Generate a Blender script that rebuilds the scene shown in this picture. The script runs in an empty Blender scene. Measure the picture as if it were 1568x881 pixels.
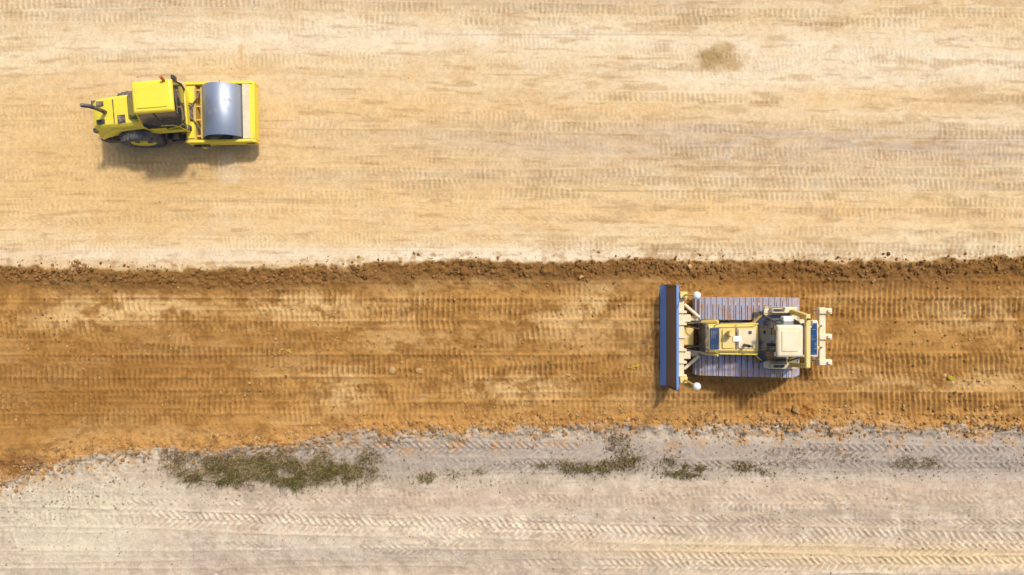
import bpy, math, random, bmesh
import numpy as np
from mathutils import Vector, Matrix
random.seed(7); RS=np.random.RandomState(7)
scene=bpy.context.scene
HCAM=26.13
def gx(p): return (p-784)/40.0
def gy(p): return (440.5-p)/40.0
def lin1(c):
    c=c/255.0
    return c/12.92 if c<=0.04045 else ((c+0.055)/1.055)**2.4
LF=1.25; LG=1.20
def alb(r,g,b,f=LF): return np.array([lin1(r)/f,lin1(g)/f,lin1(b)/f])
# ------------------------------------------------------------ noise
TB=RS.rand(512,512).astype(np.float32)
def vn(x,y,seed=0):
    x=np.asarray(x,dtype=np.float64)+seed*37.17; y=np.asarray(y,dtype=np.float64)+seed*91.73
    x,y=np.broadcast_arrays(x,y)
    xi=np.floor(x).astype(np.int64); yi=np.floor(y).astype(np.int64)
    xf=(x-xi).astype(np.float32); yf=(y-yi).astype(np.float32)
    xf=xf*xf*(3-2*xf); yf=yf*yf*(3-2*yf)
    a=TB[yi&511,xi&511]; b=TB[yi&511,(xi+1)&511]; c=TB[(yi+1)&511,xi&511]; d=TB[(yi+1)&511,(xi+1)&511]
    return (a*(1-xf)+b*xf)*(1-yf)+(c*(1-xf)+d*xf)*yf
def fbm(x,y,o=4,seed=0,g=0.5):
    s=0;a=1;t=0
    for i in range(o):
        s=s+a*vn(x*2.03**i,y*2.03**i,seed+i*3); t+=a; a*=g
    return s/t
def sm(a,b,x):
    t=np.clip((x-a)/(b-a),0,1); return t*t*(3-2*t)
# ------------------------------------------------------------ ground
def axis(h,n):
    c=np.linspace(-h,h,n); d=c[1]-c[0]; e=[];v=h;s=d
    while v<700: s*=1.35; v+=s; e.append(v)
    e=np.array(e); return np.concatenate([-e[::-1],c,e])
xs=axis(21.6,1440); ys=axis(12.8,800)
X,Y=np.meshgrid(xs,ys)
NX=len(xs);NY=len(ys)
def table(pts):
    px=[gx(p[0]) for p in pts]; py=[gy(p[1]) for p in pts]
    return lambda x: np.interp(x,px,py)
E1=table([(-200,404),(0,408),(120,412),(250,414),(500,410),(580,402),(700,400),(850,401),(1000,397),(1150,400),(1280,402),(1400,399),(1568,391),(1800,386)])
E2=table([(-200,800),(0,738),(60,714),(150,694),(300,690),(450,680),(560,665),(800,656),(1000,651),(1250,654),(1400,652),(1568,654),(1800,650)])
n1=(fbm(X*1.3,Y*0.0+3,4,5)-.5); n1b=(fbm(X*3.5,Y*3.5,3,15)-.5)
n2=(fbm(X*1.1,Y*0.0+9,4,25)-.5); n2b=(fbm(X*3.0,Y*3.0,3,35)-.5)
d1=Y-(E1(X)+n1*0.25+n1b*0.26)
d2=Y-(E2(X)+n2*0.7+n2b*0.55)
TOP=sm(-0.06,0.10,d1); BOT=1-sm(-0.12,0.14,d2); LANE=np.clip(1-TOP-BOT,0,1)
H=-0.15*(1-sm(-0.30,0.05,d1))-0.10*(1-sm(-0.5,0.1,d2))
b1=np.exp(-((d1+0.30)/0.22)**2); b2=np.exp(-((d2-0.05)/0.30)**2)
H+=b1*0.08*(0.4+fbm(X*1.5,Y*1.5,3,44))+b2*0.08*(0.3+fbm(X*1.5,Y*1.5,3,45))
rough=fbm(X*6,Y*6,4,50,0.65)-.5
patchy=sm(.42,.62,fbm(X*.5,Y*.9,3,52))
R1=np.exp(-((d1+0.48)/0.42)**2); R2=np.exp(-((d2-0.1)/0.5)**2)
H+=rough*((0.03+.08*patchy)*LANE+0.12*R1+0.13*R2+0.010*TOP+(0.03+.045*patchy)*BOT)
H+=(fbm(X*1.2,Y*1.8,3,60)-.5)*(0.05*LANE+0.015*TOP+0.05*BOT)
def col(t): return alb(*t,f=LG)
def mix(A,B,m): return A*(1-m[...,None])+B*m[...,None]
def blob(cx,cy,rx,ry,p=1.0): return np.exp(-(((X-gx(cx))*40/rx)**2+((Y-gy(cy))*40/ry)**2)**p)
fy=Y+0.012*X+0.10*np.sin(X*0.22+1.0)+0.0006*X*X+.10*(fbm(X*.5,Y*.5,2,66)-.5)
st1=fbm(X*0.11,fy*1.0,4,70,0.6); st2=fbm(X*0.35,fy*4,4,80,0.65); blot=fbm(X*0.3,Y*0.5,4,90); blo2=fbm(X*1.1,Y*2.0,4,95,.65)
A=np.ones(X.shape+(3,))
T=np.ones_like(A)*col((221,193,147))
T=mix(T,col((231,211,174)),sm(.45,.75,st1)*0.8)
T=mix(T,col((202,174,132)),sm(.50,.28,st2)*0.42)
T=mix(T,col((230,210,176)),sm(.50,.72,blo2)*0.4)
T=mix(T,col((208,174,126)),sm(.48,.28,blo2)*0.42)
T=mix(T,col((220,180,118)),np.clip(0.85*blob(250,285,520,110)+0.4*blob(100,180,300,70)+.3*blob(620,130,300,60),0,1)*(0.4+0.9*blot).clip(0,1))
T=mix(T,col((234,218,190)),np.clip(0.6*blob(1300,100,420,45)+0.75*blob(500,391,900,14)+0.4*blob(900,60,700,25)+.4*blob(300,60,300,30),0,1)*(.5+.7*blo2).clip(0,1))
T=mix(T,col((194,172,147)),np.clip(0.9*blob(1350,228,480,32)+0.6*blob(950,205,400,30)+0.7*blob(850,5,420,16)+.5*blob(200,15,200,14)+.35*blob(700,270,500,14)+.4*blob(1400,280,300,12),0,1)*(sm(.3,.7,st2)*.6+.4))
T=mix(T,col((222,182,122)),np.clip(0.7*blob(1100,325,600,26)+.5*blob(800,170,500,20)+.5*blob(1350,150,250,14),0,1)*(0.3+st1))
T=mix(T,col((190,160,118)),(sm(.56,.70,fbm(X*.7,fy*2.6,4,101,.6))*0.42*(0.35+sm(gx(300),gx(1200),X))).clip(0,1))
T=mix(T,col((172,134,88)),sm(.63,.78,fbm(X*.8,fy*7,3,102))*0.4)
Ln=np.ones_like(A)*col((175,130,70))
l1=fbm(X*.4,Y*1.0,4,110,.6); l2=fbm(X*1.1,Y*3,4,120,.65); l3=fbm(X*2.4,Y*2.6,5,130,.65)
Ln=mix(Ln,col((200,160,102)),sm(.48,.70,l1)*.75)
Ln=mix(Ln,col((148,104,52)),sm(.50,.30,l2)*.7)
Ln=mix(Ln,col((192,144,80)),sm(.50,.66,l3)*.6)
Ln=mix(Ln,col((142,100,50)),sm(.47,.34,l3)*.55)
lp=np.clip(blob(210,472,110,24,1.5)+.9*blob(460,466,85,22,1.5)+.7*blob(100,490,60,18,1.5)+.8*blob(790,592,90,20,1.5)+.7*blob(525,600,40,30,1.5)+.6*blob(925,455,50,26,1.5)+.7*blob(1500,480,90,24)+.5*blob(850,500,90,22)+.8*blob(1450,590,130,12)+.4*blob(700,430,260,10)+.5*blob(880,480,60,18)+.4*blob(650,520,80,14),0,1)
Ln=mix(Ln,col((214,178,122)),lp*sm(.34,.60,l3*.6+l2*.4))
Ln=mix(Ln,col((140,94,42)),np.clip(.85*blob(60,600,260,60)+.5*blob(330,540,300,35)+.4*blob(1050,560,260,60)+.7*blob(1450,435,320,26),0,1)*(.4+.7*l3))
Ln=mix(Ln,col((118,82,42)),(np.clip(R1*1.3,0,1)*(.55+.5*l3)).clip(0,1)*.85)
Ln=mix(Ln,col((192,142,80)),(R2*(.3+.9*l3)).clip(0,1)*.7)
B=np.ones_like(A)*col((198,178,153))
s1=fbm(X*.14,Y*1.4,4,140,.6); s2=fbm(X*.6,Y*3.6,4,150,.65); s3=fbm(X*2,Y*2,4,160,.65)
B=mix(B,col((213,197,171)),sm(.45,.72,s1)*.7)
B=mix(B,col((172,155,137)),sm(.52,.30,s2)*.55)
B=mix(B,col((216,202,180)),sm(.52,.68,s3)*.45); B=mix(B,col((172,155,134)),sm(.46,.32,s3)*.5)
gb=np.exp(-((Y-gy(702)+0.004*X)/0.72)**4)*sm(gx(240),gx(480),X)
B=mix(B,col((162,150,140)),gb*(.45+.55*s3).clip(0,1)*.85)
B=mix(B,col((168,155,143)),np.clip(.8*blob(1500,700,200,45)+.6*blob(640,855,420,14)+.35*blob(300,800,20,120)+.5*blob(1350,850,300,10),0,1)*(.5+.5*s2))
B=mix(B,col((216,203,174)),np.clip(.9*blob(110,800,150,75,1.5)+.5*blob(170,705,160,12),0,1)*(.5+.6*s3).clip(0,1))
B=mix(B,col((214,188,146)),np.clip(.9*blob(1500,858,340,16)+.6*blob(1100,845,300,14),0,1))
B=mix(B,col((208,180,152)),np.clip(.5*blob(1300,755,300,18)+.4*blob(700,770,300,16),0,1))
B=mix(B,col((142,126,104)),np.clip(.8*blob(430,724,130,18)+.5*blob(920,716,110,9)+.4*blob(690,730,50,7)+.3*blob(1130,720,60,8),0,1)*sm(.35,.6,s3))
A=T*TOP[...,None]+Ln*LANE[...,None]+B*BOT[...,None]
spill=sm(.52,.66,fbm(X*3,Y*3,4,170))*np.exp(-((d2+.35)/.45)**2)*BOT
A=mix(A,col((194,152,102)),spill*.75)
spill1=sm(.60,.70,fbm(X*4,Y*4,3,171))*np.exp(-((d1-.2)/.22)**2)*TOP
A=mix(A,col((170,128,78)),spill1*.6)
def add_pass(y0,sl=0,cv=0,hw=.3,pitch=.2,amp=.02,kind='bar',cov=.6,seed=0,x0=-60,x1=60,tint=.1,shade=0,wig=.12,clear=.5,msk=None,duty=.35,jm=.25):
    ph=seed*1.37
    yc=y0+sl*xs+cv*xs*xs+wig*np.sin(xs*(.11+.05*math.sin(seed))+ph)+wig*.35*np.sin(xs*.47+ph*2)
    r=np.where((ys>yc[np.abs(xs)<22].min()-hw*1.4)&(ys<yc[np.abs(xs)<22].max()+hw*1.4))[0]
    if len(r)==0: return
    a,b=r[0],r[-1]+1; x=X[a:b];y=Y[a:b]
    v=(y-yc[None,:])/hw; av=np.abs(v)
    n=fbm(x*.45+seed*3.3,y*1.6,4,200+seed,.6)
    m=np.clip((1-av)*5,0,1)*sm(.70-cov*.45,.86-cov*.45,n)*sm(x0-.5,x0+.8,x)*(1-sm(x1-.8,x1+.5,x))
    if msk is not None: m=m*msk[a:b]
    jit=(fbm(x*1.2,y*3,2,300+seed)-.5)*jm
    if kind=='bar': ph_=x/pitch+jit+ph
    else: ph_=x/pitch+np.where(v>0,av*1.1,av*1.1+.5)*1.0+jit*.5+ph
    f=ph_-np.floor(ph_)
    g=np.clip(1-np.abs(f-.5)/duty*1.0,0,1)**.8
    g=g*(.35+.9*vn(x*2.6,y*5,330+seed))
    if kind!='bar': g=g*np.clip(av*5,0,1)
    edge=np.exp(-((av-1.03)/.13)**2)*sm(.62-cov*.45,.85-cov*.45,n)
    H[a:b]+=-(rough[a:b]*.05*m*clear*LANE[a:b])+m*(amp*(g-.35))+edge*amp*.3
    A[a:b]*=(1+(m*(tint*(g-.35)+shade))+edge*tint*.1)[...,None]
k=0
for i in range(44):
    y0=gy(RS.uniform(-20,392)); k+=1
    add_pass(y0,-.012+RS.uniform(-.012,.012),-0.0005+RS.uniform(-.0004,.0004),RS.uniform(.10,.36),RS.uniform(.15,.22),RS.uniform(.008,.018),'bar',RS.uniform(.2,.6),k,tint=RS.uniform(.08,.20),shade=RS.uniform(-.04,.01),msk=TOP,jm=.8,wig=.2)
for yy,x0,c in ((262,gx(560),.85),(281,gx(580),.85),(300,gx(760),.7),(318,gx(900),.65),(372,gx(840),.95),(388,gx(1000),1.0),(355,gx(950),.7),(196,gx(700),.6),(12,-22,.8),(28,-22,.5),(150,gx(900),.6),(235,gx(1000),.7)):
    k+=1; add_pass(gy(yy),-.006,-.0002,.2,.2,.024,'bar',c,k,x0=x0,tint=.28,shade=-.06,msk=TOP,jm=.6)
for yy in (340,366,384):
    k+=1; add_pass(gy(yy),.004,0,.2,.26,.012,'chev',.6,k,x1=gx(1000),tint=.12,shade=.0,msk=TOP)
for yy,c in ((20,0),(58,1),(120,2),(205,3),(288,4),(310,5)):
    yl=gy(yy)-.006*X+.12*np.sin(X*.13+c); mm=np.exp(-((Y-yl)/.03)**2)*sm(.5,.62,fbm(X*.18+c*5,X*0,3,640+c))*TOP
    H-=mm*.012; A*=(1-.14*mm)[...,None]
LM=LANE*(1-np.clip(R1*.6,0,1))*(1-np.clip(R2*.7,0,1))
for yy,c in ((455,.6),(492,.75),(520,.6),(548,.7),(575,.65),(604,.75),(628,.65),(470,.45),(535,.5),(590,.55),(640,.7),(505,.5)):
    k+=1; add_pass(gy(yy),RS.uniform(-.01,.01),0,RS.uniform(.35,.42),.2,RS.uniform(.04,.055),'bar',c,k,tint=.30,shade=-.02,msk=LM,clear=1.0,wig=.15,jm=.5)
for yy,x0 in ((474,gx(1265)),(560,gx(1265)),(474,gx(540)),(562,gx(450)),(618,gx(980)),(448,gx(1280)),(632,gx(1280))):
    k+=1; add_pass(gy(yy),0,0,.42,.2,.065,'bar',.9,k,x0=x0,tint=.38,shade=-.02,msk=LM,clear=1.0,wig=.04)
for yy,sl,hw,x0,c,am,sh in ((695,-.003,.30,gx(440),.7,.05,-.03),(716,-.004,.26,gx(520),.6,.045,-.03),(812,-.022,.36,gx(225),1.0,.06,.11),(800,-.016,.22,gx(225),.7,.04,.03),(835,-.012,.3,gx(600),.7,.045,.04),
        (862,-.004,.33,gx(960),.95,.06,.08),(872,.012,.3,gx(800),.8,.055,.06),(765,-.002,.3,gx(200),.3,.02,0),(845,-.01,.25,gx(200),.5,.03,-.03),(776,.004,.3,gx(100),.4,.03,.03)):
    k+=1; add_pass(gy(yy),sl,0,hw,.27,am,'chev',c,k,x0=x0,tint=.32,shade=sh,msk=BOT,wig=.10,clear=1,jm=1.2)
for i in range(8):
    k+=1; add_pass(gy(RS.uniform(720,875)),RS.uniform(-.03,.02),0,.2,.2,.024,'bar',.45,k,tint=.16,shade=-.03,msk=BOT,jm=.8)
def spot(cx,cy,rx,ry,c,h,s,a=.85):
    q=((X-gx(cx))*40/rx)**2+((Y-gy(cy))*40/ry)**2
    q=q+(fbm(X*2.5,Y*2.5,3,s)-.5)*1.8
    m=1-sm(.2,1.3,q); global A,H
    A=mix(A,col(c),m*a); H=H+m*h*(fbm(X*9,Y*9,3,s+2)-.5)
spot(1102,88,42,26,(182,150,100),.02,401,.8)
spot(1088,92,20,14,(160,128,82),.02,402,.5)
spot(368,80,5,15,(206,160,100),.01,404,.5)
spot(1225,632,30,14,(160,112,54),.22,407)
spot(20,712,40,22,(128,90,50),.2,410)  # dark shadow of the left windrow, put into the soil colour; also roughened
spot(348,262,24,26,(224,204,172),.0,413,.4)
A*=(0.92+0.16*vn(X*22,Y*22,500))[...,None]
A*=(0.86+0.28*fbm(X*7,Y*7,3,505,.7))[...,None]
peb=sm(.80,.9,vn(X*11,Y*11,510)); A*=(1-.2*peb*(.5*LANE+.3*TOP+.5*BOT))[...,None]
H+=peb*.010
A=np.clip(A,.01,.8)
far=sm(30,60,np.maximum(np.abs(X),np.abs(Y)*1.5)); H=H*(1-far)
verts=np.stack([X,Y,H],-1).reshape(-1,3).astype(np.float32)
idx=np.arange(NX*NY).reshape(NY,NX)
quads=np.stack([idx[:-1,:-1],idx[:-1,1:],idx[1:,1:],idx[1:,:-1]],-1).reshape(-1,4).astype(np.int32)
def npmesh(name,verts,faces,n,colors=None,smooth=True):
    me=bpy.data.meshes.new(name)
    me.vertices.add(len(verts)); me.vertices.foreach_set('co',np.ascontiguousarray(verts,dtype=np.float32).ravel())
    f=np.ascontiguousarray(faces,dtype=np.int32)
    me.loops.add(f.size); me.loops.foreach_set('vertex_index',f.ravel())
    me.polygons.add(len(f)); me.polygons.foreach_set('loop_start',np.arange(0,f.size,n,dtype=np.int32))
    me.polygons.foreach_set('loop_total',np.full(len(f),n,dtype=np.int32))
    me.polygons.foreach_set('use_smooth',np.full(len(f),smooth,dtype=bool))
    me.update(calc_edges=True)
    if colors is not None:
        at=me.color_attributes.new('Soil','FLOAT_COLOR','POINT')
        c=np.ones((len(verts),4),dtype=np.float32); c[:,:3]=colors.reshape(-1,3)
        at.data.foreach_set('color',c.ravel())
    o=bpy.data.objects.new(name,me); scene.collection.objects.link(o); return o
def soilmat(name,bump=.4,micro=.18,scale=26):
    m=bpy.data.materials.new(name); m.use_nodes=True; nt=m.node_tree; N=nt.nodes; L=nt.links
    p=N['Principled BSDF']; p.inputs['Roughness'].default_value=.95; p.inputs['Specular IOR Level'].default_value=.15
    a=N.new('ShaderNodeAttribute'); a.attribute_name='Soil'
    g=N.new('ShaderNodeNewGeometry')
    n=N.new('ShaderNodeTexNoise'); n.inputs['Scale'].default_value=scale; n.inputs['Detail'].default_value=5; n.inputs['Roughness'].default_value=.7
    L.new(g.outputs['Position'],n.inputs['Vector'])
    mr=N.new('ShaderNodeMapRange'); mr.inputs['From Min'].default_value=.3; mr.inputs['From Max'].default_value=.7
    mr.inputs['To Min'].default_value=1-micro; mr.inputs['To Max'].default_value=1+micro
    L.new(n.outputs['Fac'],mr.inputs['Value'])
    vm=N.new('ShaderNodeVectorMath'); vm.operation='SCALE'
    L.new(a.outputs['Color'],vm.inputs[0]); L.new(mr.outputs[0],vm.inputs['Scale']); L.new(vm.outputs[0],p.inputs['Base Color'])
    b=N.new('ShaderNodeBump'); b.inputs['Strength'].default_value=bump; b.inputs['Distance'].default_value=.02
    L.new(n.outputs['Fac'],b.inputs['Height']); L.new(b.outputs[0],p.inputs['Normal'])
    return m
MS=soilmat('soil')
ground=npmesh('ground',verts,quads,4,A); ground.data.materials.append(MS)
def hz(x,y):
    i=np.clip(np.searchsorted(xs,x),0,NX-1); j=np.clip(np.searchsorted(ys,y),0,NY-1); return H[j,i]
# ------------------------------------------------------------ clods
t=(1+5**.5)/2
ICO=np.array([(-1,t,0),(1,t,0),(-1,-t,0),(1,-t,0),(0,-1,t),(0,1,t),(0,-1,-t),(0,1,-t),(t,0,-1),(t,0,1),(-t,0,-1),(-t,0,1)])/1.9
ICF=np.array([(0,11,5),(0,5,1),(0,1,7),(0,7,10),(0,10,11),(1,5,9),(5,11,4),(11,10,2),(10,7,6),(7,1,8),(3,9,4),(3,4,2),(3,2,6),(3,6,8),(3,8,9),(4,9,5),(2,4,11),(6,2,10),(8,6,7),(9,8,1)])
def scatter(name,px,py,size,cols):
    n=len(px); v=np.repeat(ICO[None],n,0)*(1+RS.uniform(-.3,.3,(n,12,1)))
    v=v*size[:,None,None]*np.stack([RS.uniform(.7,1.3,n),RS.uniform(.7,1.3,n),RS.uniform(.5,.9,n)],-1)[:,None,:]
    an=RS.uniform(0,6.28,n); c,s=np.cos(an)[:,None],np.sin(an)[:,None]
    x=v[...,0]*c-v[...,1]*s; y=v[...,0]*s+v[...,1]*c
    w=np.stack([x+px[:,None],y+py[:,None],v[...,2]+(hz(px,py)+size*.2)[:,None]],-1)
    f=(ICF[None]+np.arange(n)[:,None,None]*12).reshape(-1,3)
    cc=np.repeat(cols[:,None,:],12,1)
    o=npmesh(name,w.reshape(-1,3),f,3,cc,False); o.data.materials.append(MS); return o
def tone(n,a,b):
    a=alb(*a);b=alb(*b); f=RS.rand(n,1); return (a*(1-f)+b*f)*RS.uniform(.8,1.12,(n,1))
def sz(n,lo,hi,p=3): return lo+(hi-lo)*RS.rand(n)**p
P=[];S=[];C=[]
def add(x,y,s,c): P.append(np.stack([x,y],-1));S.append(s);C.append(c)
n=5600; x=RS.uniform(-21,21,n); y=E1(x)-.28+RS.randn(n)*.20; kx=fbm(x*.8,x*0+2,3,600)+RS.rand(n)*.5>.62
add(x[kx],y[kx],sz(kx.sum(),.010,.075,4),tone(kx.sum(),(108,74,38),(170,126,74)))
n=1000; x=RS.uniform(-21,21,n); y=E1(x)+np.abs(RS.randn(n))*.22; add(x,y,sz(n,.008,.035,4),tone(n,(170,128,80),(215,188,145)))
n=6500; x=RS.uniform(-21,21,n); y=E2(x)+.08+RS.randn(n)*.30; kx=fbm(x*.8,x*0+7,3,610)+RS.rand(n)*.5>.55
add(x[kx],y[kx],sz(kx.sum(),.010,.08,4),tone(kx.sum(),(150,108,60),(206,166,110)))
n=8000; x=RS.uniform(-21,21,n); y=RS.uniform(gy(650),gy(425),n); kx=fbm(x*.7,y*.9,3,620)>RS.rand(n)*.35+.33
add(x[kx],y[kx],sz(kx.sum(),.008,.055,4),tone(kx.sum(),(126,88,44),(204,162,104)))
n=3200; x=RS.uniform(-21,21,n); y=E2(x)-.35-RS.rand(n)*1.9; add(x,y,sz(n,.008,.05,4),tone(n,(130,118,104),(196,180,158)))
n=2600; x=RS.uniform(-21,21,n); y=RS.uniform(gy(881),gy(740),n); add(x,y,sz(n,.008,.04,5),tone(n,(136,120,102),(212,198,176)))
n=900; x=RS.uniform(-21,21,n); y=RS.uniform(gy(395),gy(0),n); add(x,y,sz(n,.006,.025,5),tone(n,(150,122,84),(215,192,152)))
n=260; x=gx(1100)+RS.randn(n)*.36; y=gy(90)+RS.randn(n)*.22; add(x,y,sz(n,.006,.016,2),tone(n,(130,102,64),(186,154,106)))
n=160; x=gx(950)+RS.randn(n)*.35; y=gy(688)+RS.randn(n)*.22; add(x,y,sz(n,.02,.08,3),tone(n,(110,98,86),(180,166,148)))
n=60; x=gx(118)+RS.randn(n)*.15; y=gy(405)+RS.randn(n)*.1; add(x,y,sz(n,.01,.07,2),tone(n,(130,95,55),(190,150,100)))
P_=np.concatenate(P); scatter('soil_clods',P_[:,0],P_[:,1],np.concatenate(S),np.concatenate(C))
bx=np.array([gx(q) for q in (600,641,335,1220,1056,420,1340,890,118,1450,740,870)]); by=np.array([gy(q) for q in (567,568,602,628,408,520,430,424,399,575,610,575)])
scatter('boulders',bx,by,np.array([.13,.13,.10,.15,.11,.08,.1,.1,.09,.09,.08,.08]),tone(12,(184,140,84),(208,170,114)))
# ------------------------------------------------------------ vegetation
def grass(name,cx,cy,rx,ry,n,g=.5,ln=.2,tilt=0):
    rx/=40;ry/=40;cx=gx(cx);cy=gy(cy)
    x=RS.uniform(-1.6,1.6,n*5);y=RS.uniform(-1.9,1.9,n*5)
    nz=fbm((x*rx+cx)*1.8,(y*ry+cy)*3.6,4,700,.65)-.5
    q=np.maximum(x*x+y*y+nz*5.5,0)
    kp=np.exp(-q*1.9)*sm(-.25,.12,-nz+.08*0)>RS.rand(len(q)); x=x[kp][:n];y=y[kp][:n]
    y=y*ry+cy+tilt*x*rx; x=x*rx+cx; n=len(x)
    z=hz(x,y)-.01
    an=RS.uniform(0,6.28,n); l=ln*RS.uniform(.3,1.4,n); le=RS.uniform(.3,1.2,n); w=RS.uniform(.004,.011,n)
    dx=np.cos(an);dy=np.sin(an)
    b0=np.stack([x-dy*w,y+dx*w,z],-1);b1_=np.stack([x+dy*w,y-dx*w,z],-1)
    mx=x+dx*l*.4*le;my=y+dy*l*.4*le;mz=z+l*.75
    m0=np.stack([mx-dy*w,my+dx*w,mz],-1);m1=np.stack([mx+dy*w,my-dx*w,mz],-1)
    tp=np.stack([x+dx*l*le,y+dy*l*le,z+l*(.85-.3*le)],-1)
    tp2=tp+np.stack([dy*w*.3,-dx*w*.3,0*w],-1)
    V=np.stack([b0,b1_,m1,m0,tp2,tp],1).reshape(-1,3)
    o=np.arange(n)[:,None]*6
    F=np.concatenate([o+np.array([[0,1,2,3]]),o+np.array([[3,2,4,5]])],0)
    gc=fbm(x*2,y*3,3,720)+RS.randn(n)*.14
    cg=alb(122,124,56,1.4);cd=alb(190,170,124,1.4);cb=alb(132,104,74,1.4)
    m=sm(1-g-.2,1-g+.2,gc)[:,None]; c=cd*(1-m)+cg*m
    r=(RS.rand(n)<.4)[:,None]; c=np.where(r,cb,c)*RS.uniform(.5,1.25,(n,1))
    ob=npmesh(name,V,F,4,np.repeat(c[:,None,:],6,1),False); ob.data.materials.append(MS)
    return ob
grass('grass_patch',350,722,65,17,2600,.5,.2,.1)
grass('grass_patch',440,724,100,20,5600,.5,.24,-.03)
grass('grass_patch',515,722,50,13,1500,.45,.18)
grass('grass_patch',680,730,50,8,800,.5,.13,.1)
grass('grass_patch',870,719,60,9,1300,.5,.16,-.06)
grass('grass_patch',960,714,65,10,1400,.55,.16,.08)
grass('grass_patch',1048,722,26,13,600,.9,.15)
grass('grass_patch',1140,719,60,9,900,.5,.14,-.05)
grass('grass_patch',1410,711,38,9,450,.5,.14)
grass('dry_weeds',300,705,50,18,600,.1,.2)
grass('dry_weeds',415,698,120,11,700,.1,.2)
grass('dry_weeds',952,690,16,18,350,.1,.16)
grass('dry_weeds',562,705,18,16,260,.2,.16)
grass('dry_weeds',1260,700,80,14,350,.15,.14)
def leaves(name,cx,cy,n,c):
    V=[];F=[]
    for i in range(n):
        a=RS.uniform(-.5,.9); l=RS.uniform(.08,.2); w=l*.28; x=gx(cx)+RS.randn()*.12;y=gy(cy)+RS.randn()*.05;z=float(hz(np.array([x]),np.array([y]))[0])+.05+RS.rand()*.05
        d=np.array([math.cos(a),math.sin(a),RS.uniform(-.1,.2)]);s=np.array([-math.sin(a),math.cos(a),.2])
        p=np.array([x,y,z]);k=len(V)
        V+=[p,p+d*l*.5+s*w,p+d*l,p+d*l*.5-s*w];F.append((k,k+1,k+2,k+3))
    V=np.array(V);o=npmesh(name,V,np.array(F),4,np.tile(alb(*c),(len(V),1)),False);o.data.materials.append(MS)
leaves('fallen_leaves',968,562,8,(225,185,60));leaves('fallen_leaves',1456,581,9,(196,186,60));leaves('fallen_leaves',435,537,4,(215,185,80))
# ------------------------------------------------------------ machine materials
DUST=(196,170,130)
def mmat(name,c,rough=.45,metal=0,dust=.35,dc=DUST,scale=3.0,spec=.5,patch=1.0):
    m=bpy.data.materials.new(name); m.use_nodes=True; nt=m.node_tree;N=nt.nodes;L=nt.links
    p=N['Principled BSDF']; p.inputs['Metallic'].default_value=metal
    p.inputs['Specular IOR Level'].default_value=spec
    tc=N.new('ShaderNodeTexCoord')
    n=N.new('ShaderNodeTexNoise'); n.inputs['Scale'].default_value=scale; n.inputs['Detail'].default_value=8; n.inputs['Roughness'].default_value=.65
    L.new(tc.outputs['Object'],n.inputs['Vector'])
    g=N.new('ShaderNodeNewGeometry'); sx=N.new('ShaderNodeSeparateXYZ'); L.new(g.outputs['Normal'],sx.inputs[0])
    up=N.new('ShaderNodeMapRange'); up.inputs['From Min'].default_value=-.2; up.inputs['From Max'].default_value=1; up.inputs['To Min'].default_value=.35;up.inputs['To Max'].default_value=1
    L.new(sx.outputs['Z'],up.inputs['Value'])
    mr=N.new('ShaderNodeMapRange'); mr.inputs['From Min'].default_value=.62-dust*.6; mr.inputs['From Max'].default_value=.85-dust*.4
    mr.inputs['To Max'].default_value=patch
    L.new(n.outputs['Fac'],mr.inputs['Value'])
    mu=N.new('ShaderNodeMath');mu.operation='MULTIPLY';L.new(mr.outputs[0],mu.inputs[0]);L.new(up.outputs[0],mu.inputs[1])
    mx=N.new('ShaderNodeMix');mx.data_type='RGBA'
    L.new(mu.outputs[0],mx.inputs['Factor'])
    a=alb(*c); d=alb(*dc)
    mx.inputs[6].default_value=(*a,1);mx.inputs[7].default_value=(*d,1)
    L.new(mx.outputs[2],p.inputs['Base Color'])
    r=N.new('ShaderNodeMapRange'); r.inputs['To Min'].default_value=rough; r.inputs['To Max'].default_value=.9
    L.new(mu.outputs[0],r.inputs['Value']);L.new(r.outputs[0],p.inputs['Roughness'])
    if metal>0:
        r2=N.new('ShaderNodeMapRange');r2.inputs['To Min'].default_value=metal;r2.inputs['To Max'].default_value=0
        L.new(mu.outputs[0],r2.inputs['Value']);L.new(r2.outputs[0],p.inputs['Metallic'])
    b=N.new('ShaderNodeBump');b.inputs['Strength'].default_value=.15;b.inputs['Distance'].default_value=.01
    L.new(n.outputs['Fac'],b.inputs['Height']);L.new(b.outputs[0],p.inputs['Normal'])
    return m
YEL=mmat('roller_yellow',(255,230,70),.35,0,.12,patch=.6)
YELD=mmat('roller_yellow_dusty',(240,200,66),.5,0,.5)
CRM=mmat('cream_dust_steel',(238,226,190),.6,0,.5,(222,202,166))
BLK=mmat('black_plastic',(54,56,62),.5,0,.3)
RUB=mmat('tyre_rubber',(78,84,96),.8,0,.4,(150,132,108),5)
STL=mmat('drum_steel',(168,178,196),.42,.6,.12,(150,140,128),2)
GLS=mmat('cab_glass',(26,52,76),.04,0,.0,spec=.9)
DYE=mmat('dozer_yellow',(246,210,100),.5,0,.45,(232,210,156))
DCR=mmat('dozer_cream',(242,226,190),.5,0,.35,(232,208,164))
TRK=mmat('track_steel',(168,184,216),.4,.12,.42,(196,144,86),5)  # sky reflection on the shoes put into the bluish base; brown is mud
BLD=mmat('blade_steel',(132,112,92),.55,0,.5,(156,120,84),3)
EDG=mmat('cutting_edge_steel',(118,160,222),.35,.15,.08,(120,120,120),3)  # blue of the reflected sky painted into the polished steel's base colour
BLU=mmat('blue_black_sky_tint',(34,82,132),.15,.2,.1,patch=.5)  # tank top: sky mirrored in a dark surface, painted as blue base colour
WHT=mmat('white_plastic',(245,245,240),.4,0,.05)
HYD=mmat('hydraulic_chrome',(190,190,190),.2,.9,.05)
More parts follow.
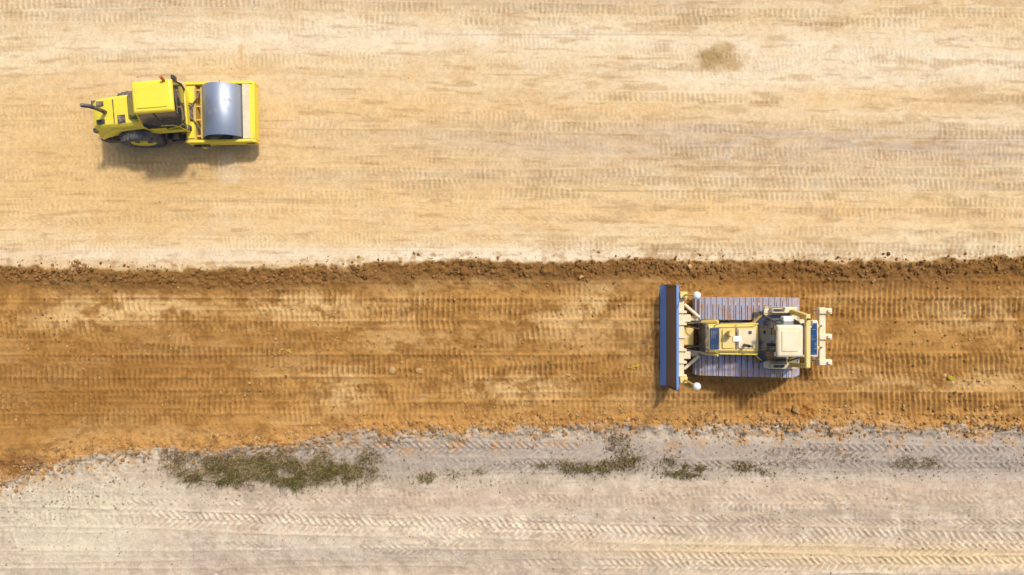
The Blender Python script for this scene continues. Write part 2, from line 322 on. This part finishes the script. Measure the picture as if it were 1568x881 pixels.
RED=mmat('beacon_amber',(200,80,20),.3,0,.1)
class M:
    def __init__(s,name,o,rot=0):
        s.o=Vector(o); s.e=bpy.data.objects.new(name,None); scene.collection.objects.link(s.e); s.e.location=s.o; s.e.rotation_euler=(0,0,rot); s.tf=None
    def part(s,name,V,F,mat,bev=0,smooth=True):
        W=[]
        for v in V:
            v=Vector(v)
            if s.tf: v=s.tf(v)
            W.append(v-Vector((s.o.x,s.o.y,0)))
        me=bpy.data.meshes.new(name); me.from_pydata(W,[],F); me.update()
        bm=bmesh.new();bm.from_mesh(me);bmesh.ops.recalc_face_normals(bm,faces=bm.faces);bm.to_mesh(me);bm.free()
        if smooth:
            me.polygons.foreach_set('use_smooth',[True]*len(me.polygons)); me.set_sharp_from_angle(angle=math.radians(38))
        me.materials.append(mat); o=bpy.data.objects.new(name,me); scene.collection.objects.link(o); o.parent=s.e
        if bev:
            b=o.modifiers.new('bevel','BEVEL');b.width=bev;b.segments=2;b.limit_method='ANGLE';b.angle_limit=math.radians(35)
        return o
    def box(s,name,x0,x1,y0,y1,z0,z1,mat,bev=.015,top=None):
        t=top or (x0,x1,y0,y1)
        V=[(x0,y0,z0),(x1,y0,z0),(x1,y1,z0),(x0,y1,z0),(t[0],t[2],z1),(t[1],t[2],z1),(t[1],t[3],z1),(t[0],t[3],z1)]
        return s.part(name,V,[(0,3,2,1),(4,5,6,7),(0,1,5,4),(1,2,6,5),(2,3,7,6),(3,0,4,7)],mat,bev)
    def loft(s,name,secs,mat,bev=0):
        n=len(secs[0]);V=[p for q in secs for p in q];F=[]
        for i in range(len(secs)-1):
            for j in range(n):
                F.append((i*n+j,i*n+(j+1)%n,(i+1)*n+(j+1)%n,(i+1)*n+j))
        F.append(tuple(range(n))[::-1]);F.append(tuple(range((len(secs)-1)*n,len(secs)*n)))
        return s.part(name,V,F,mat,bev)
    def prism(s,name,prof,y0,y1,mat,bev=0):
        return s.loft(name,[[(x,y0,z) for x,z in prof],[(x,y1,z) for x,z in prof]],mat,bev)
    def tube(s,name,pts,r,mat,n=10):
        pts=[Vector(p) for p in pts];secs=[]
        for i,p in enumerate(pts):
            d=(pts[min(i+1,len(pts)-1)]-pts[max(i-1,0)]).normalized()
            u=d.cross(Vector((0.13,0.31,1)) if abs(d.z)<.9 else Vector((1,0,.1))).normalized();w=d.cross(u)
            rr=r[i] if isinstance(r,(list,tuple)) else r
            secs.append([tuple(p+(u*math.cos(a)+w*math.sin(a))*rr) for a in [2*math.pi*k/n for k in range(n)]])
        return s.loft(name,secs,mat)
    def lathe(s,name,cx,cz,prof,mat,n=48):
        secs=[[(cx+r*math.cos(a),y,cz+r*math.sin(a)) for a in [2*math.pi*k/n for k in range(n)]] for y,r in prof]
        return s.loft(name,secs,mat)
# ================================================================ ROLLER
R=M('road_roller',(-12.1,6.45,0),math.radians(1.2))
side=[(-12.05,.45),(-12.05,.98),(-9.6,.98),(-9.5,.88),(-9.5,.45)]
R.prism('frame_side_right',side,5.33,5.43,YEL,.012);R.prism('frame_side_left',side,7.47,7.57,YEL,.012)
R.box('frame_front_beam',-9.9,-9.503,5.434,7.466,.48,.94,YEL,.02)
R.box('frame_front_cover',-9.93,-9.66,5.44,7.46,.942,.985,CRM,.01)
R.box('frame_rear_beam',-12.04,-11.68,5.434,7.466,.48,.93,YELD,.02)
R.box('frame_rear_cover_a',-12.0,-11.72,5.5,6.1,.932,.97,YEL,.01);R.box('frame_rear_cover_b',-12.0,-11.72,6.8,7.4,.932,.97,YEL,.01)
R.box('frame_rear_pocket',-11.95,-11.76,6.15,6.75,.932,.95,BLK,.01)
R.tube('hose_1',[(-12.3,6.3,.95),(-12.0,6.35,1.12),(-11.75,6.2,1.05),(-11.6,5.9,.9),(-11.55,5.6,.8)],.025,BLK)
R.tube('hose_2',[(-12.3,6.55,.95),(-12.0,6.6,1.15),(-11.72,6.75,1.05),(-11.6,7.0,.9),(-11.55,7.35,.8)],.025,BLK)
R.lathe('drum',-10.68,.75,[(5.62,.3),(5.62,.66),(5.52,.68),(5.50,.735),(5.52,.75),(7.38,.75),(7.40,.735),(7.38,.68),(7.28,.66),(7.28,.3)],STL,96)
R.lathe('drum_hub_right',-10.68,.75,[(5.44,.24),(5.44,.26),(5.63,.26),(5.63,.2)],BLK,24)
R.lathe('drum_hub_left',-10.68,.75,[(7.27,.2),(7.27,.26),(7.46,.26),(7.46,.24)],BLK,24)
R.box('scraper_front',-9.97,-9.92,5.5,7.4,.72,.9,BLK,.005);R.box('scraper_rear',-11.52,-11.46,5.5,7.4,.7,.88,YELD,.005)
for i,yy in enumerate((5.6,6.2,6.7,7.3)): R.box('scraper_arm_%d'%i,-11.7,-11.5,yy-.03,yy+.03,.75,.85,YELD,.005)
R.box('tow_lug',-11.62,-11.5,5.22,5.33,.35,.6,YEL,.01)
R.box('side_step',-11.9,-11.3,5.24,5.33,.6,.63,BLK,.005)
R.box('label_drum_frame',-9.9,-9.6,5.322,5.328,.6,.75,BLK,.0)
th=math.radians(3.6)
def rear(v):
    dx,dy=v.x+12.1,v.y-6.45
    return Vector((-12.1+dx*math.cos(th)-dy*math.sin(th),6.45+dx*math.sin(th)+dy*math.cos(th),v.z))
R.tf=rear
R.box('articulation_joint',-12.55,-12.03,6.15,6.75,.45,.9,BLK,.03)
R.box('chassis',-14.9,-12.35,6.02,6.88,.45,1.02,BLK,.03)
def tyre(m,name,cx,cz,y0,y1,r,mat,rimmat):
    w=y1-y0;c=(y0+y1)/2
    prof=[(y0+.10,r*.52),(y0+.02,r*.60),(y0,r*.76),(y0+.03,r*.93),(y0+.08,r*.985),(c,r),(y1-.08,r*.985),(y1-.03,r*.93),(y1,r*.76),(y1-.02,r*.6),(y1-.10,r*.52)]
    m.lathe(name+'_tyre',cx,cz,prof,mat,56)
    V=[];F=[];n=22
    for i in range(n):
        for sgn in (-1,1):
            a=2*math.pi*(i+(.5 if sgn>0 else 0))/n
            ya=c+sgn*.02;yb=c+sgn*(w/2-.02)
            for (yy,da,rr) in ((ya,0,r+.03),(yb,.13,r*.95+.03)):
                for dd in (-.045,.045):
                    for ro in (0,-.06):
                        aa=a+da+dd;V.append((cx+(rr+ro)*math.cos(aa),yy,cz+(rr+ro)*math.sin(aa)))
            k=len(V)-8
            F+=[(k,k+2,k+6,k+4),(k+1,k+5,k+7,k+3),(k,k+4,k+5,k+1),(k+2,k+3,k+7,k+6),(k,k+1,k+3,k+2),(k+4,k+6,k+7,k+5)]
    m.part(name+'_lugs',V,F,mat)
    m.lathe(name+'_rim_out',cx,cz,[(y0+.11,r*.2),(y0+.11,r*.44),(y0+.03,r*.54),(y0+.04,r*.57),(y0+.14,r*.53)],rimmat,40)
    m.lathe(name+'_rim_in',cx,cz,[(y1-.14,r*.53),(y1-.04,r*.57),(y1-.03,r*.54),(y1-.11,r*.44),(y1-.11,r*.2)],rimmat,40)
    m.lathe(name+'_hub',cx,cz,[(y0+.03,.02),(y0+.03,r*.17),(y0+.12,r*.2),(y1-.12,r*.2),(y1-.03,r*.17),(y1-.03,.02)],rimmat,20)
tyre(R,'rear_wheel_right',-13.75,.77,5.46,5.98,.76,RUB,YEL)
tyre(R,'rear_wheel_left',-13.75,.77,6.82,7.26,.76,RUB,YEL)
y6=6.42
def hs(x,zt,ht,hb,zb=1.02,zm=1.38): return [(x,y6-hb,zb),(x,y6-hb,zm),(x,y6-ht-.06,zt-.10),(x,y6-ht+.04,zt),(x,y6+ht-.04,zt),(x,y6+ht+.06,zt-.10),(x,y6+hb,zm),(x,y6+hb,zb)]
R.loft('engine_hood',[hs(-13.2,1.98,.5,.60),hs(-13.8,1.96,.5,.60),hs(-14.4,1.9,.48,.64),hs(-14.8,1.8,.46,.68),hs(-15.05,1.62,.42,.64),hs(-15.15,1.3,.38,.58,1.02,1.15)],YEL,.02)
R.loft('fender_right',[[(-15.05,5.66,1.08),(-15.05,5.85,1.08),(-15.05,5.85,1.30),(-15.05,5.70,1.26)],[(-14.7,5.66,1.32),(-14.7,5.85,1.34),(-14.7,5.85,1.54),(-14.7,5.72,1.48)],[(-14.3,5.76,1.56),(-14.3,5.88,1.58),(-14.3,5.88,1.72),(-14.3,5.80,1.68)],[(-13.2,5.80,1.62),(-13.2,5.9,1.62),(-13.2,5.9,1.72),(-13.2,5.84,1.70)]],YEL,.012)
R.box('rear_bumper',-15.2,-14.62,5.66,7.1,.5,1.0,BLK,.04)
R.box('tank_right',-14.68,-14.45,5.7,6.0,.6,1.1,BLK,.03)
R.box('hood_grille_a',-14.0,-13.72,5.97,6.26,1.96,1.975,BLK,.004)
R.box('hood_vent_b',-14.78,-14.5,6.66,6.84,1.84,1.90,BLK,.01,top=(-14.76,-14.5,6.66,6.82))
R.box('hood_vent_c',-14.80,-14.5,6.02,6.18,1.82,1.89,BLK,.01)
R.box('hood_side_vent',-13.75,-13.35,5.77,5.815,1.42,1.60,BLK,.01)
R.box('rear_light_right',-15.17,-15.0,5.85,6.0,1.3,1.5,BLK,.01);R.box('rear_light_left',-15.17,-15.0,6.84,7.0,1.3,1.5,BLK,.01)
R.box('hood_seam',-14.15,-14.12,6.0,6.84,1.925,1.945,BLK,0)
R.tube('exhaust',[(-14.45,6.42,1.7),(-14.45,6.42,2.35),(-14.48,6.43,2.5),(-14.6,6.46,2.62),(-14.82,6.5,2.68)],[.075,.07,.07,.07,.075],BLK,14)
yc=6.5
R.box('cab_floor',-13.25,-11.85,5.72,7.22,1.02,1.3,YEL,.03)
def ring(z,x0,x1,hy,c=.0): return [(x0,yc-hy,z),(x1,yc-hy,z),(x1,yc+hy,z),(x0,yc+hy,z)]
R.loft('cab_glazing',[ring(1.3,-13.2,-11.88,.70),ring(1.9,-13.15,-11.70,.70),ring(2.86,-12.82,-11.54,.52)],GLS,.02)
R.loft('cab_rear_window',[[(-13.62,6.1,1.96),(-13.62,6.9,1.96),(-13.1,6.95,1.96),(-13.1,6.05,1.96)],[(-12.86,6.05,2.72),(-12.86,6.95,2.72),(-12.8,6.95,2.72),(-12.8,6.05,2.72)]],GLS,.01)
for i,(bx0,by0,mx0,my0,tx,ty) in enumerate(((-13.2,-.70,-13.16,-.70,-12.83,-.53),(-11.86,-.70,-11.69,-.70,-11.53,-.53),(-13.2,.70,-13.16,.70,-12.83,.53),(-11.86,.70,-11.69,.70,-11.53,.53),(-12.5,-.70,-12.45,-.70,-12.3,-.53))):
    R.tube('cab_pillar_%d'%i,[(bx0,yc+by0,1.28),(mx0,yc+my0,1.9),(tx,yc+ty,2.87)],.028,YEL if i in(0,2) else BLK,8)
R.box('door_panel',-13.1,-12.55,5.765,5.80,1.3,1.55,YEL,.01)
R.tube('door_frame',[(-12.5,5.78,1.4),(-12.0,5.78,1.6),(-11.75,5.79,1.88)],.022,YEL,8)
R.box('cab_roof',-12.92,-11.5,5.93,7.07,2.86,3.0,YEL,.05,top=(-12.86,-11.56,5.99,7.01))
R.box('roof_hatch',-12.75,-11.7,6.1,6.9,3.0,3.03,YEL,.02)
R.tube('mirror_arm_right',[(-11.7,5.85,2.2),(-11.5,5.6,2.35),(-11.42,5.55,2.2)],.015,BLK,6);R.box('mirror_right',-11.46,-11.40,5.47,5.65,1.95,2.25,BLK,.02)
R.tube('mirror_arm_left',[(-11.7,7.1,2.4),(-11.6,7.3,2.6)],.015,BLK,6);R.box('mirror_left',-11.66,-11.58,7.12,7.28,2.4,2.7,BLK,.02)
R.tube('beacon',[(-11.75,6.98,3.0),(-11.75,7.05,3.22)],.05,RED,12)
R.tube('handrail',[(-11.9,5.7,1.1),(-11.85,5.68,1.9),(-12.0,5.70,2.1),(-12.4,5.72,2.1)],.018,YEL,8)
for i,z in enumerate((.4,.72)): R.box('step_%d'%i,-12.8,-12.35,5.55,5.8,z,z+.04,BLK,.005)
R.box('step_side',-12.82,-12.78,5.55,5.8,.4,1.02,BLK,.005)
R.tf=None
# ================================================================ BULLDOZER
D=M('bulldozer',(8.8,-1.82,-.15))
yc=-1.82
def hull(pts):
    pts=sorted(set(pts));
    def half(ps):
        h=[]
        for p in ps:
            while len(h)>1 and (h[-1][0]-h[-2][0])*(p[1]-h[-2][1])-(h[-1][1]-h[-2][1])*(p[0]-h[-2][0])<=0: h.pop()
            h.append(p)
        return h[:-1]
    return half(pts)+half(pts[::-1])
circ=[(7.32,.50,.44),(10.33,.50,.44),(9.95,1.08,.42)]
pts=hull([(round(cx+r*math.cos(a),5),round(cz+r*math.sin(a),5)) for cx,cz,r in circ for a in [2*math.pi*k/40 for k in range(40)]])
pts=np.array(pts+[pts[0]]); seg=np.hypot(*np.diff(pts,axis=0).T); cum=np.concatenate([[0],np.cumsum(seg)]); Lp=cum[-1]; nsh=int(round(Lp/.203))
def track(tag,yt):
    V=[];F=[]
    for i in range(nsh):
        sA=(i+.03)*Lp/nsh; sB=(i+.90)*Lp/nsh
        a=np.array([np.interp(sA,cum,pts[:,0]),np.interp(sA,cum,pts[:,1])]);b=np.array([np.interp(sB,cum,pts[:,0]),np.interp(sB,cum,pts[:,1])])
        d=(b-a)/np.linalg.norm(b-a); nn=np.array([d[1],-d[0]])
        prof=[a-nn*.03,a+nn*.02,a+d*.025+nn*.055,a+d*.045+nn*.055,a+d*.065+nn*.02,b+nn*.012,b-nn*.03]
        k=len(V);m=len(prof)
        for yy in (yt-.41,yt+.41): V+=[(p[0],yy,p[1]) for p in prof]
        F+=[(k+j,k+(j+1)%m,k+m+(j+1)%m,k+m+j) for j in range(m)];F+=[tuple(range(k,k+m))[::-1],tuple(range(k+m,k+2*m))]
    D.part('track_shoes_'+tag,V,F,TRK)
    D.prism('track_chain_'+tag,[(8.8+(p[0]-8.8)*.975,.72+(p[1]-.72)*.92) for p in pts[:-1:2]],yt-.12,yt+.12,BLK)
    D.box('track_frame_'+tag,7.3,10.2,yt-.2,yt+.2,.35,.62,DYE,.03)
    D.lathe('idler_front_'+tag,7.32,.5,[(yt-.16,.1),(yt-.16,.38),(yt+.16,.38),(yt+.16,.1)],DYE,28)
    D.lathe('idler_rear_'+tag,10.33,.5,[(yt-.16,.1),(yt-.16,.38),(yt+.16,.38),(yt+.16,.1)],DYE,28)
    D.lathe('sprocket_'+tag,9.95,1.08,[(yt-.3,.1),(yt-.3,.22),(yt-.16,.33),(yt+.16,.33),(yt+.3,.22),(yt+.3,.1)],DYE,28)
    for i in range(7): D.lathe('roller_%s_%d'%(tag,i),7.75+i*.37,.22,[(yt-.15,.05),(yt-.15,.12),(yt+.15,.12),(yt+.15,.05)],BLK,14)
track('north',-.78);track('south',-2.86)
y0b,y1b=-3.74,.08
front=[(5.87,.27),(5.93,.45),(5.98,.68),(6.01,.95),(6.02,1.15),(6.01,1.34)]
D.prism('blade_moldboard',front+[(6.07,1.36),(6.09,1.1),(6.07,.7),(6.02,.42),(5.97,.22)],y0b,y1b,BLD,.005)
D.prism('cutting_edge',[(5.69,.04),(5.865,.285),(5.96,.22),(5.76,.02)],y0b-.01,y1b+.01,EDG,.004)
D.prism('blade_top_lip',[(6.0,1.345),(6.0,1.385),(6.09,1.385),(6.09,1.345)],y0b,y1b,EDG,.004)
for t_,yy in (('south',y0b-.035),('north',y1b+.011)):
    D.prism('blade_end_'+t_,[(5.72,.05),(5.84,.3),(5.9,.6),(5.93,1.0),(5.94,1.37),(6.12,1.37),(6.12,.1)],yy,yy+.024,BLD,.004)
D.box('blade_backbone_upper',6.1,6.34,-3.35,-.3,.95,1.15,DCR,.03);D.box('blade_backbone_lower',6.1,6.4,-3.35,-.3,.3,.5,DCR,.03)
for i,yy in enumerate((-3.25,-2.75,-2.3,-1.82,-1.34,-.9,-.4)): D.box('blade_rib_%d'%i,6.09,6.42,yy-.05,yy+.05,.3,1.22,DCR,.015)
for i,yy in enumerate((-2.5,-1.14)): D.box('blade_lug_%d'%i,6.3,6.6,yy-.14,yy+.14,.7,1.1,DCR,.03)
D.box('blade_centre_mount',6.35,6.75,-2.15,-1.5,.4,.95,DYE,.04)
for t_,s in (('south',-1),('north',1)):
    D.box('push_arm_'+t_,6.55,8.2,yc+s*.66-.09,yc+s*.66+.09,.5,.78,DCR,.03)
    D.tube('angle_cylinder_'+t_,[(6.95,yc+s*.72,.92),(6.4,yc+s*1.2,.9)],.06,DCR,12)
    D.tube('angle_rod_'+t_,[(6.45,yc+s*1.15,.9),(6.3,yc+s*1.3,.9)],.035,HYD,10)
    D.tube('lift_cylinder_'+t_,[(7.4,yc+s*.60,1.75),(6.95,yc+s*.55,1.3)],.065,DYE,12)
    D.tube('lift_rod_'+t_,[(6.98,yc+s*.55,1.33),(6.5,yc+s*.5,.95)],.035,HYD,10)
    D.tube('mast_'+t_,[(6.25,yc+s*1.55,1.1),(6.30,yc+s*1.55,1.3),(6.30,yc+s*1.55,2.95)],.035,DYE,10)
    D.box('mast_bracket_'+t_,6.12,6.4,yc+s*1.55-.12,yc+s*1.55+.12,1.0,1.42,DYE,.03)
    cx,cy=6.30,yc+s*1.55
    secs=[[(cx+r*math.cos(a),cy+r*math.sin(a),z) for a in [2*math.pi*k/24 for k in range(24)]] for z,r in ((2.9,.06),(2.95,.12),(3.0,.135),(3.06,.13),(3.11,.1),(3.14,.05),(3.145,.01))]
    D.loft('gps_receiver_'+t_,secs,WHT)
    D.tube('hose_'+t_,[(7.2,yc+s*.3,1.4),(6.9,yc+s*.3,1.5),(6.6,yc+s*.35,1.3),(6.45,yc+s*.4,1.0)],.025,BLK,8)
D.box('belly',7.1,10.6,yc-.48,yc+.48,.45,1.15,BLK,.04)
D.box('crossmember',8.2,8.6,-2.5,-1.15,.5,.8,DYE,.03)
D.loft('engine_hood',[[(x,yc-w,1.0),(x,yc-w,z-.12),(x,yc-w+.10,z),(x,yc+w-.10,z),(x,yc+w,z-.12),(x,yc+w,1.0)] for x,w,z in ((7.02,.50,1.92),(7.4,.52,1.96),(8.2,.53,2.0),(8.85,.55,2.02))],DYE,.015)
D.box('radiator_guard',6.9,7.03,yc-.52,yc+.52,.95,1.9,BLK,.03)
D.box('hood_front_intake',7.06,7.38,yc-.38,yc+.38,1.955,1.985,BLU,.01)
for i in range(5): D.box('intake_slat_%d'%i,7.09+i*.06,7.11+i*.06,yc-.34,yc+.34,1.985,2.0,BLK,.002)
D.box('hood_door_panel_a',7.48,7.92,yc-.34,yc+.34,1.985,2.02,DYE,.015);D.box('hood_door_panel_b',8.04,8.66,yc-.34,yc+.34,2.005,2.045,DCR,.015)
D.box('hood_gap',7.95,8.01,yc-.38,yc+.38,2.0,2.012,BLK,.002)
D.tube('precleaner',[(7.7,yc+.2,2.0),(7.7,yc+.2,2.25),(7.7,yc+.2,2.4)],[.09,.12,.1],DYE,18)
D.tube('exhaust_stack',[(8.25,yc-.22,2.0),(8.25,yc-.22,2.55),(8.33,yc-.22,2.65)],.055,BLK,14)
D.box('hood_white_tag',7.85,8.15,yc-.1,yc+.1,2.046,2.056,WHT,.004)
D.box('hood_cap',8.4,8.5,yc+.18,yc+.28,2.045,2.09,BLK,.01)
for t_,s in (('south',-1),('north',1)):
    D.tube('hood_rail_'+t_,[(7.25,yc+s*.46,1.85),(7.25,yc+s*.50,2.1),(7.35,yc+s*.52,2.17),(8.6,yc+s*.54,2.2),(8.7,yc+s*.54,2.1),(8.7,yc+s*.52,1.95)],.022,YEL,8)
    D.tube('hood_rail_post_'+t_,[(8.0,yc+s*.5,1.9),(8.0,yc+s*.53,2.18)],.018,YEL,8)
    D.box('engine_side_panel_'+t_,7.5,8.6,yc+s*.545-.01,yc+s*.545+.01,1.2,1.75,BLK,.005)
    a,b=sorted((yc+s*.62,yc+s*1.12)); D.box('fender_'+t_,9.1,10.3,a,b,1.56,1.64,DCR,.03)
    a,b=sorted((yc+s*.90,yc+s*1.10)); D.box('fender_box_'+t_,9.3,10.0,a,b,1.64,1.86,DCR,.03)
    D.box('fender_label_'+t_,9.35,9.75,yc+s*1.0-.05,yc+s*1.0+.05,1.861,1.866,BLK,.001)
    D.tube('grab_rail_'+t_,[(9.1,yc+s*1.08,1.64),(9.15,yc+s*1.1,2.0),(9.7,yc+s*1.1,2.0),(9.8,yc+s*1.08,1.8)],.018,BLK,8)
    D.box('step_'+t_,8.8,9.1,yc+s*.75-.18,yc+s*.75+.18,1.35,1.4,BLK,.01)
def cr(z,x0,w0,x1,w1,x2): return [(x0,yc-w0,z),(x1,yc-w1,z),(x2,yc-w1,z),(x2,yc+w1,z),(x1,yc+w1,z),(x0,yc+w0,z)]
D.loft('cab_lower',[cr(1.3,8.70,.5,9.0,.80,9.95),cr(1.72,8.66,.5,9.0,.83,9.95)],DYE,.02)
ca=cr(1.72,8.66,.48,9.02,.84,9.93);cb_=cr(3.0,9.06,.40,9.2,.52,9.9)
D.loft('cab_glazing',[ca,cb_],GLS,.01)
for i,(p,q) in enumerate(zip(ca,cb_)): D.tube('cab_pillar_%d'%i,[p,q],.028,BLK,8)
D.tube('wiper_1',[(8.80,yc+.2,2.0),(8.98,yc-.1,2.6)],.012,BLK,6);D.tube('wiper_2',[(8.80,yc-.2,2.0),(8.95,yc+.05,2.5)],.012,BLK,6)
D.box('cab_roof',8.98,9.9,yc-.57,yc+.57,2.99,3.12,DCR,.05,top=(9.04,9.88,yc-.51,yc+.51))
D.box('roof_unit',9.15,9.7,yc-.35,yc+.35,3.12,3.15,DCR,.02)
for i,yy in enumerate((-.45,.45)): D.box('work_light_%d'%i,8.91,8.98,yc+yy-.07,yc+yy+.07,2.97,3.07,BLK,.01)
D.box('rops_bar',9.95,10.12,yc-.92,yc+.92,3.0,3.17,DYE,.04)
for t_,s in (('south',-1),('north',1)):
    D.loft('rops_post_'+t_,[[(9.94,yc+s*.98-.09,1.5),(10.14,yc+s*.98-.09,1.5),(10.14,yc+s*.98+.09,1.5),(9.94,yc+s*.98+.09,1.5)],[(9.95,yc+s*.85-.07,3.02),(10.11,yc+s*.85-.07,3.02),(10.11,yc+s*.85+.07,3.02),(9.95,yc+s*.85+.07,3.02)]],DYE,.02)
    D.box('rops_lamp_'+t_,10.13,10.22,yc+s*.6-.09,yc+s*.6+.09,2.98,3.1,BLK,.01)
D.tube('antenna',[(10.0,yc+.75,3.15),(10.0,yc+.75,3.45)],.03,BLK,8)
D.box('air_box_north',9.45,9.85,yc+.60,yc+.82,2.2,2.5,WHT,.04)
D.box('fuel_tank',10.17,10.86,yc-.66,yc+.66,1.1,2.1,DCR,.06)
D.box('tank_top',10.25,10.8,yc-.56,yc+.56,2.101,2.13,BLU,.02)
for i in range(3): D.box('tank_rib_%d'%i,10.25,10.8,yc-.36+i*.34,yc-.33+i*.34,2.13,2.145,BLK,.003)
D.tube('fuel_cap',[(10.5,yc+.45,2.13),(10.5,yc+.45,2.2)],.07,DCR,16)
D.box('ripper_mount',10.7,11.0,yc-.5,yc+.5,.5,1.3,DYE,.03)
D.box('ripper_beam',11.38,11.62,yc-1.08,yc+1.08,.75,1.0,DCR,.03)
for i,yy in enumerate((-.95,0,.95)):
    D.prism('ripper_shank_%d'%i,[(11.62,1.2),(11.76,1.2),(11.80,.7),(11.66,.35),(11.45,.2),(11.45,.28),(11.6,.5),(11.64,.75)],yc+yy-.045,yc+yy+.045,DCR,.008)
    D.box('shank_pocket_%d'%i,11.34,11.82,yc+yy-.11,yc+yy+.11,.8,1.1,DCR,.03)
for i,yy in enumerate((-.5,.5)):
    D.box('ripper_link_%d'%i,10.95,11.45,yc+yy-.07,yc+yy+.07,.6,.75,DCR,.02)
    D.tube('ripper_cylinder_%d'%i,[(10.95,yc+yy*.8,1.35),(11.25,yc+yy*.8,1.15)],.07,DYE,12)
    D.tube('ripper_rod_%d'%i,[(11.22,yc+yy*.8,1.17),(11.45,yc+yy*.8,1.02)],.04,HYD,10)
# ------------------------------------------------------------ light, sky, camera
sd=Vector((.40,.62,1)).normalized(); el=math.asin(sd.z); az=math.atan2(sd.x,sd.y)
w=bpy.data.worlds.new('World');scene.world=w;w.use_nodes=True
nt=w.node_tree;bg=nt.nodes['Background'];sky=nt.nodes.new('ShaderNodeTexSky');sky.sky_type='NISHITA';sky.sun_disc=False
sky.sun_elevation=el;sky.sun_rotation=az;sky.dust_density=4.0
nt.links.new(sky.outputs[0],bg.inputs[0]);bg.inputs[1].default_value=.15
ld=bpy.data.lights.new('sun','SUN');ld.energy=3.05;ld.angle=math.radians(4.5);ld.color=(1,.94,.85)
lo=bpy.data.objects.new('sun',ld);scene.collection.objects.link(lo);lo.rotation_euler=(-sd).to_track_quat('-Z','Y').to_euler()
cd=bpy.data.cameras.new('camera');cd.lens=24;cd.sensor_width=36;cd.clip_end=3000
co=bpy.data.objects.new('camera',cd);scene.collection.objects.link(co);co.location=(0,0,HCAM);co.rotation_euler=(0,0,0);scene.camera=co
scene.view_settings.view_transform='Standard';scene.view_settings.look='None';scene.view_settings.exposure=0
